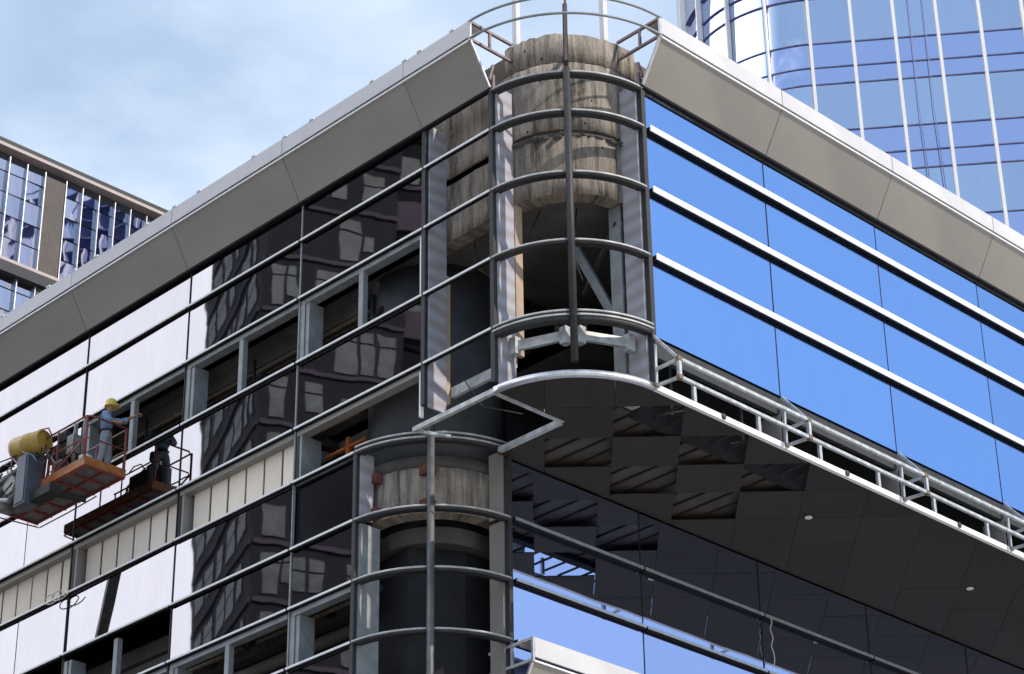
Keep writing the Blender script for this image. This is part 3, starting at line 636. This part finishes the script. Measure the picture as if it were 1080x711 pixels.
# ---------------------------------------------------------------- block behind on the left
blk = thing('office_block', (-74.68, 50, GZ), 'distant office block at upper left with pinkish roof band and louvre panels between windows', 'building')
XB = -74.68
def by(px): return 43.49+(px)*.0488
MB().box(XB-16, XB-.25, 30, 62, GZ, 55.3).build('wall', M['blk_dark'], blk)
MB().box(XB-16, XB+.25, 30, 62, 55.15, 55.3).build('roof_band', M['blk_band'], blk); MB().box(XB-16, XB+.25, 30, 62, 55.302, 55.5).build('roof_coping', M['frame_dark'], blk)
MB().box(XB-.22, XB+.2, 30, 62, 49.80, 49.95).build('floor_band', M['blk_band'], blk); MB().box(XB-.22, XB+.22, 30, 62, 49.3, 49.79).build('floor_band_shadow', M['blk_dark'], blk)
mul = [by(p) for p in (-60, -42, -24, -6, 11.8, 29.8, 48.4, 70.4, 87.8, 105.3, 122.5, 139.5, 157, 175, 193, 211)]
for a, b in zip(mul, mul[1:]):
    for z0, z1 in ((49.95, 54.75), (44.2, 49.3)):
        if abs(a-by(48.4)) < .01 or abs(a-by(157)) < .01:
            MB().box(XB-.2, XB-.02, a+.03, b-.03, z0, z1).build('louvre_panel', M['louvre'], blk)
            continue
        zz = z1; first = True
        while zz > z0+.3:
            h = (.55, 1.0, 1.05, 1.05, 1.05)[min(4, int((z1-zz)/1.0+.5))]; zb = max(z0, zz-h)
            o = MB().box(XB-.18, XB-.14, a+.02, b-.02, zb+.03, zz-.03).build('window', M['blk_glass'], blk); o.rotation_euler = (0, math.radians(jit(1.2)), math.radians(jit(2.2)))
            zz = zb
for yv in mul:
    MB().box(XB-.14, XB+.03, yv-.02, yv+.02, 44, 54.9).build('mullion', M['alu'], blk)
# ---------------------------------------------------------------- glass tower behind on the right
TP = Vector((-46.83, 63.38)); tt = Vector((.773, .635)).normalized(); tn = Vector((tt.y, -tt.x)); RT = 5.1
tow = thing('glass_tower', (TP.x, TP.y+5, GZ), 'tall pale blue glass tower with rounded corner and white vertical fins', 'tower')
def tpt(s, o=0):                    # run along the tower face; s<-.1 bends round the corner
    s += .1
    if s >= 0: q = TP-tt*.1+tt*s+tn*o; return q
    a = min(-s/RT, PI*.95); c = TP-tt*.1-tn*RT
    extra = max(0, -s-PI*.95*RT)
    return c+(tn*math.cos(a)-tt*math.sin(a))*(RT+o)
TB, TT_ = 38.0, 72.0
zlev = []; z = 55.60
rowz = sorted([55.6-4.2*i for i in range(-4, 5)]+[54.43-4.2*i for i in range(-4, 5)]+[53.62-4.2*i for i in range(-4, 5)])
ss = [-.1+1.69*i for i in range(-9, 13)]
for i, (s0, s1) in enumerate(zip(ss, ss[1:])):
    m = 10 if s1 <= 0 else 1; P = []
    for q in range(m+1):
        a = tpt(s0+(s1-s0)*q/m); c = tpt(s0+(s1-s0)*q/m, 1); P.append(((a.x, a.y), ((c-a).x, (c-a).y), q*.2))
    o1 = MB().sweep(P, -.15, 0, TB, TT_).build('glass_bay', M['tw_glass'], tow)
    if m == 1:
        o1.rotation_euler = (0, 0, math.radians(jit(.25)))
        for f in o1.data.polygons: f.use_smooth = False
    p0, p1 = tpt(s0), tpt(s0, .26); sv = (tpt(s0+.01)-tpt(s0-.01)).normalized()*(.06 if s0 > -.3 else .03)
    MB().hexa([(*(p0-sv), TB), (*(p0+sv), TB), (*(p1+sv), TB), (*(p1-sv), TB), (*(p0-sv), TT_), (*(p0+sv), TT_), (*(p1+sv), TT_), (*(p1-sv), TT_)]).build('fin', M['tw_fin'], tow)
pp = [tpt(-15+.35*i) for i in range(0, 43)]+[tpt(x) for x in ss if x > .2]
for z in rowz:
    P = [((a.x, a.y), tuple((tpt(u, 1)-tpt(u))), 0) for a, u in zip(pp, [-15+.35*i for i in range(0, 43)]+[x for x in ss if x > .2])]
    MB().sweep(P, -.02, .04, z-.028, z+.028).build('floor_joint', M['tw_joint'], tow)
core = [tpt(-15+.5*i, -.3) for i in range(31)]+[tpt(20, -.3), tpt(20, -12)]
MB().prism([(p.x, p.y) for p in core], GZ, TT_-.5).build('core_wall', M['tw_joint'], tow)
for s, z0, z1 in ((4.05, 45, 60), (4.62, 45, 60)):
    a = tpt(s, .35); MB().tube([(a.x, a.y, 44), (a.x-.15, a.y-.1, 52), (a.x, a.y, TT_+.2)], .018, 5).build('gondola_rope', M['tw_joint'], tow)
# ---------------------------------------------------------------- boom lift
FX1, FX0, FY0, FY1, FZ = -40.28, -43.70, 26.42, 27.50, 22.72
lift = thing('boom_lift', (-58, 10, GZ), 'orange and red boom lift whose long work platform hangs in front of the left glass', 'boom lift')
MB().box(FX0+.03, FX1-.03, FY0+.03, FY1-.03, FZ+.02, FZ+.06).build('platform_floor', M['deck'], lift)
b = MB()
for y in (FY0+.05, (FY0+FY1)/2, FY1-.05): b.bar((FX0, y, FZ-.01), (FX1, y, FZ-.01), .05, .05)
for i in range(7): x = FX0+.03+(FX1-FX0-.06)*i/6; b.bar((x, FY0, FZ-.012), (x, FY1, FZ-.012), .045, .045)
b.build('floor_frame', M['red'], lift)
for (a, c) in (((FX0, FY0), (FX1, FY0)), ((FX1, FY0), (FX1, FY1)), ((FX0, FY1), (FX1, FY1)), ((FX0, FY0), (FX0, FY1))):
    MB().bar((*a, FZ+.10), (*c, FZ+.10), .03, .20).build('toe_board', M['orange'], lift)
RZ = FZ+1.22
def rail(z, r=.022): 
    P = [(FX0+.35, FY0, z), (FX1-.1, FY0, z), (FX1, FY0+.1, z), (FX1, FY1-.1, z), (FX1-.1, FY1, z), (FX0+.35, FY1, z)]
    return MB().tube(P, r, 8)
rail(RZ).build('top_rail', M['red'], lift); rail(FZ+.68, .018).build('middle_rail', M['red'], lift)
for x, y in ((FX1-.04, FY0+.0), (FX1-.0, FY1-.04), (FX1-1.15, FY0), (FX1-1.7, FY0), (FX1-2.3, FY0), (FX0+.9, FY0), (FX0+.4, FY0), (FX0+.4, FY1), (FX0+1.4, FY1), (FX1-1.2, FY1)):
    MB().tube([(x, y, FZ+.15), (x, y, RZ)], .028 if x > FX1-.1 else .018, 8).build('rail_post', M['red'], lift)
b = MB()
b.bar((FX1-1.15, FY0-.02, FZ+.2), (FX1-1.65, FY0-.02, RZ-.15), .03).bar((FX1-1.5, FY0-.02, FZ+.15), (FX1-1.25, FY0-.02, FZ+.8), .03).bar((FX1-.1, FY0+.0, FZ+.66), (FX1-1.1, FY0, FZ+.25), .03)
b.tube([(FX1-1.4, FY0-.03, RZ), (FX1-1.55, FY0-.03, RZ+.22), (FX1-1.9, FY0-.03, RZ+.30), (FX1-2.6, FY0-.03, RZ+.05), (FX1-2.65, FY0-.03, RZ-.15)], .018, 8)
b.tube([(FX1-1.45, FY0+.3, RZ), (FX1-1.6, FY0+.3, RZ+.18), (FX1-1.9, FY0+.3, RZ+.22), (FX1-2.1, FY0+.3, RZ+.1)], .016, 8)
b.tube([(FX0+.05, FY1+.03, FZ-.10), (FX0+1.2, FY1+.03, FZ-.10), (FX0+2.3, FY1+.03, FZ-.06)], .016, 6).tube([(FX0+.05, FY1, FZ-.1), (FX0-.1, FY0, FZ-.1)], .016, 6)
b.build('guard_hoop', M['red'], lift)
# mast and control boxes on the near side
MB().box(-42.42, -41.98, 26.02, 26.40, 22.25, 23.50).box(-42.37, -42.03, 26.0, 26.02, 22.3, 23.45).build('mast_box', M['bluegrey'], lift, bevel=.02)
MB().box(-42.3, -41.2, 26.15, 26.45, 22.30, 22.52).bar((-41.95, 26.25, 22.6), (-41.3, 27.2, 22.45), .14, .12).build('platform_bracket', M['black'], lift, bevel=.01)
MB().box(-42.0, -41.3, 26.55, 26.95, 23.35, 23.75).box(-41.55, -41.25, 26.5, 26.8, 23.7, 23.95).build('control_box', M['black'], lift, bevel=.02)
MB().tube([(-41.05, 26.62, 23.0), (-41.05, 26.62, 24.05)], .05, 8).tube([(-40.95, 26.75, 23.2), (-40.9, 26.75, 24.2)], .035, 8).box(-41.2, -40.95, 26.5, 26.7, 23.3, 23.75).build('tool_rack', M['machine'], lift)
b = MB()
b.lathe([(.22, -.14), (.26, -.06), (.26, .06), (.22, .14)], (-42.75, 26.2, 22.95), (0, 1, 0), 16).lathe([(.16, -.2), (.16, .2)], (-43.15, 26.2, 22.6), (0, 1, 0), 14).bar((-42.4, 26.2, 22.8), (-43.5, 26.2, 22.65), .16, .2)
b.bar((-42.9, 26.15, 23.2), (-43.6, 26.15, 22.5), .12, .14).tube([(-42.5, 26.1, 23.25), (-43.0, 26.05, 23.15), (-43.7, 26.1, 22.95)], .05, 8)
b.build('jib_joint', M['machine'], lift)
MB().tube([(-42.6, 26.02, 22.5), (-43.4, 26.0, 22.75), (-44.3, 26.1, 22.2)], .055, 10).build('hydraulic_ram', M['alu'], lift)
MB().tube([(-42.5, 26.0, 23.3), (-42.9, 25.95, 23.45), (-43.3, 25.98, 23.2), (-43.2, 26.0, 22.8), (-43.6, 26.0, 22.6)], .02, 6).tube([(-42.5, 26.0, 22.9), (-42.8, 25.9, 22.6), (-43.4, 25.95, 23.0), (-44, 26, 22.7)], .02, 6).build('hose', M['black'], lift)
MB().tube([(-42.45, 26.0, 23.55), (-43.2, 25.98, 23.62), (-43.25, 26.0, 23.35), (-42.6, 26.0, 23.30)], .016, 6).build('small_hoop', M['black'], lift)
MB().bar((-43.3, 26.2, 22.7), (-47.5, 24.0, 21.2), .26, .34).build('jib', M['machine'], lift, bevel=.02)
MB().bar((-47.4, 24.0, 21.3), (-61, 8, 2.2), .42, .5).build('boom', M['orange'], lift, bevel=.02)
MB().bar((-47.3, 24.1, 21.2), (-47.6, 23.9, 20.6), .5, .6).build('boom_knuckle', M['machine'], lift, bevel=.03)
ch = MB().box(-63.5, -59, 6.2, 9.4, GZ+.5, GZ+1.4).build('chassis', M['bluegrey'], lift, bevel=.05)
MB().box(-63, -60, 6.7, 8.9, GZ+1.41, GZ+3.7).build('turntable', M['orange'], lift, bevel=.08)
for x in (-62.7, -59.8):
    for y in (6.1, 9.5):
        wl = MB().lathe([(.35, -.2), (.5, -.17), (.5, .17), (.35, .2)], (x, y, GZ+.5), (0, 1, 0), 24).build('wheel', M['black'], lift)
        MB().lathe([(.25, -.215), (.25, .215)], (x, y, GZ+.5), (0, 1, 0), 18).build('rim', M['white'], wl)
for i in range(14):
    x0 = random.uniform(-43.6, -41.3); z0 = random.uniform(22.9, 23.7); yy = 26.3+random.uniform(-.25, .1)
    MB().tube([(x0, yy, z0), (x0+random.uniform(-.1, .25), yy-.08, z0+random.uniform(-.25, .1)), (x0+random.uniform(.1, .4), yy-.02, z0-random.uniform(.1, .35)), (x0+random.uniform(.2, .6), yy, z0-random.uniform(0, .4))], random.choice((.012, .018, .025)), 6).build('hose', M[random.choice(('black', 'black', 'machine'))], lift)
for i in range(9):
    x0 = -43.6+.16*i; MB().box(x0, x0+random.uniform(.08, .2), 26.05+random.uniform(0, .1), 26.35, 22.45+random.uniform(0, .45), 22.75+random.uniform(.1, .6)).build('valve_block', M[random.choice(('black', 'machine', 'bluegrey', 'machine'))], lift, bevel=.015)
for i in range(5): MB().bar((FX1-1.0-.22*i, FY0+.12, FZ+.1), (FX1-1.15-.2*i, FY0+.2, FZ+random.uniform(.6, 1.0)), random.uniform(.04, .12), .06).build('stored_panel', M[random.choice(('black', 'machine', 'red'))], lift)
# yellow barrel resting on the near rail
AX = Vector((1, .25, .0)).normalized()
bar = MB().lathe([(.19, -.47), (.26, -.45), (.285, -.38), (.285, -.1), (.295, -.08), (.295, .08), (.285, .1), (.285, .38), (.27, .44), (.25, .45), (.24, .41)], (-42.30, 26.25, 23.83), AX, 28).build('barrel', M['yellow'])
tag(bar, 'yellow plastic barrel lying on its side above the blue grey mast box of the lift', 'barrel')
# bucket and tool bags in the platform
bk = MB().lathe([(.10, 0), (.13, .02), (.15, .26), (.16, .28), (.16, .30), (.145, .30)], (-40.62, 26.65, FZ+.061), n=18).build('bucket', M['white']); tag(bk, 'white plastic bucket standing on the platform floor at the near corner', 'bucket')
bg_ = MB()
bg_.lathe([(.12, 0), (.24, .06), (.26, .3), (.2, .48), (.08, .55)], (-41.55, 26.85, FZ+.061), n=14).build('tool_bag', M['black']).scale = (1.3, .8, 1)
for o in list(COL.objects):
    if o.name == 'tool_bag': tag(o, 'black bulging tool bag on the lift platform beneath the control box', 'bag')
sp = MB().tube([(-41.2, 26.72, FZ+.07), (-41.28, 26.72, FZ+.75)], .02, 6).tube([(-41.28, 26.72, FZ+.6), (-41.1, 26.7, FZ+.9)], .05, 8).tube([(-41.15, 26.7, FZ+.07), (-41.45, 26.6, FZ+.8)], .018, 6).build('pole_tools', M['orange']); tag(sp, 'bundle of orange handled tools leaning inside the lift platform', 'tools')
# ---------------------------------------------------------------- worker
def skinned(name, verts, edges, radii, material, parent=None, sub=2, root=0):
    me = bpy.data.meshes.new(name); me.from_pydata([Vector(v) for v in verts], edges, []); ob = bpy.data.objects.new(name, me); COL.objects.link(ob)
    ob.modifiers.new('s', 'SKIN'); sv = me.skin_vertices[0].data
    for i, r in enumerate(radii): sv[i].radius = (r, r) if not isinstance(r, tuple) else r
    sv[root].use_root = True
    mm = ob.modifiers.new('d', 'SUBSURF'); mm.levels = sub; mm.render_levels = sub
    dg = bpy.context.evaluated_depsgraph_get(); me2 = bpy.data.meshes.new_from_object(ob.evaluated_get(dg)); me2.name = name
    ob.modifiers.clear(); ob.data = me2; me2.materials.clear(); me2.materials.append(material)
    for p in me2.polygons: p.use_smooth = True
    if parent is not None: ob.parent = parent
    return ob
F0 = FZ+.061; WX, WY = -40.56, 27.1
fw = Vector((.72, .69, 0)); rt = Vector((.69, -.72, 0))      # facing right along the glass; rt = worker's right
def W_(r, f, z): p = Vector((WX, WY, F0))+rt*r+fw*f; return (p.x, p.y, p.z+z)
# base body: skin for head, neck and arms; clothes are shells
V = [(0, 0, .98), (0, -.01, 1.15), (0, .0, 1.34), (0, .02, 1.47), (0, .04, 1.56), (0, .07, 1.66), (0, .065, 1.74),
     (.19, .0, 1.42), (.30, .10, 1.22), (.27, .32, 1.15), (.26, .41, 1.16),
     (-.19, .03, 1.43), (-.24, .30, 1.42), (-.16, .56, 1.50), (-.14, .66, 1.54),
     (.10, 0, .93), (.14, -.02, .50), (.15, -.10, .09), (.16, .08, .05),
     (-.10, .02, .93), (-.15, .06, .50), (-.17, .04, .09), (-.18, .22, .05)]
Ed = [(0, 1), (1, 2), (2, 3), (3, 4), (4, 5), (5, 6), (2, 7), (7, 8), (8, 9), (9, 10), (2, 11), (11, 12), (12, 13), (13, 14), (0, 15), (15, 16), (16, 17), (17, 18), (0, 19), (19, 20), (20, 21), (21, 22)]
Rd = [.12, .11, .13, .06, .055, .095, .085, .06, .042, .032, .03, .06, .042, .032, .03, .085, .06, .042, .04, .085, .06, .042, .04]
per = skinned('person', [W_(*v) for v in V], Ed, Rd, M['skin'])
tag(per, 'worker in yellow hard hat and blue shirt reaching from the lift platform to a post', 'person')
skinned('trousers', [W_(*v) for v in ((0, 0, 1.0), (.105, 0, .92), (.145, -.02, .5), (.155, -.1, .12), (-.105, .02, .92), (-.155, .06, .5), (-.175, .04, .12), (0, 0, 1.08))], [(0, 1), (1, 2), (2, 3), (0, 4), (4, 5), (5, 6), (0, 7)], [.14, .115, .085, .075, .115, .085, .075, .13], M['denim'], per)
skinned('shirt', [W_(*v) for v in ((0, 0, 1.04), (0, -.01, 1.2), (0, 0, 1.36), (0, .02, 1.47), (.2, 0, 1.42), (.305, .10, 1.22), (.29, .2, 1.18), (-.2, .03, 1.43), (-.25, .30, 1.42), (-.2, .45, 1.46))], [(0, 1), (1, 2), (2, 3), (2, 4), (4, 5), (5, 6), (2, 7), (7, 8), (8, 9)], [.15, .15, .18, .10, .095, .075, .062, .10, .08, .064], M['shirt'], per)
h = MB().lathe([(.155, -.025), (.15, -.005), (.14, .0), (.14, .06), (.125, .12), (.085, .16), (.02, .175)], W_(0, .07, 1.71), (0, 0, 1), 24)
h.bar(W_(0, .18, 1.70), W_(0, .27, 1.69), .2, .015); h.build('hard_hat', M['hat'], per)
h = MB(); 
for r in (-.09, .09): h.tube([W_(r, -.15, 1.42), W_(r*.8, -.17, 1.25), W_(r*1.2, -.15, 1.05)], .022, 6)
h.tube([W_(-.16, 0, 1.06), W_(-.1, -.14, 1.06), W_(.1, -.14, 1.06), W_(.16, 0, 1.06), W_(.1, .14, 1.06), W_(-.1, .14, 1.06), W_(-.16, 0, 1.06)], .025, 6)
h.lathe([(.07, 0), (.09, .05), (.08, .2), (.05, .24)], W_(-.2, -.08, .86), n=10).build('harness', M['harness'], per)
for q, (r, f, z) in enumerate(((-.14, .66, 1.54), (.26, .41, 1.16))):
    hb = MB(); 
    for i in range(4): hb.tube([W_(r-.03+.02*i, f, z), W_(r-.035+.022*i, f+.07, z+.02), W_(r-.035+.022*i, f+.10, z-.01-.01*(i == 3)), W_(r-.03+.022*i, f+.085, z-.035)], .009, 6)
    hb.tube([W_(r-.04, f, z), W_(r-.065, f+.04, z-.01), W_(r-.055, f+.075, z-.02)], .011, 6)
    hb.build('hand', M['skin'], per)
bo = [W_(.155, -.1, .06), W_(.16, .1, .045), W_(-.175, .04, .06), W_(-.18, .24, .045)]
for a, c in ((0, 1), (2, 3)): MB().tube([bo[a], bo[c]], .055, 10, r2=.05).build('boot', M['black'], per)
# ---------------------------------------------------------------- loose cables
c = MB().tube([(XLO+.14, 37.80+.035*math.sin(i*.9), 19.25-.055*i) for i in range(16)]+[(XLO+.13, 37.86, 18.3), (XLO+.13, 37.81, 18.1)], .011, 6).build('cable', M['cable']); tag(c, 'thin pale cable dangling from the transom of the lower right glass', 'cable')
P = [(MX(0)-.55+.25*math.cos(t)*(1 if t < 6.28 else 1.1)+t*.05, YL-.2, T[5]-.05+.12*math.sin(t)) for t in [i*.35 for i in range(36)]]
c = MB().tube(P, .014, 6).build('cable', M['cable']); tag(c, 'small coil of pale wire caught on the left face below the cream sheets', 'cable')
SC.render.engine = 'CYCLES'
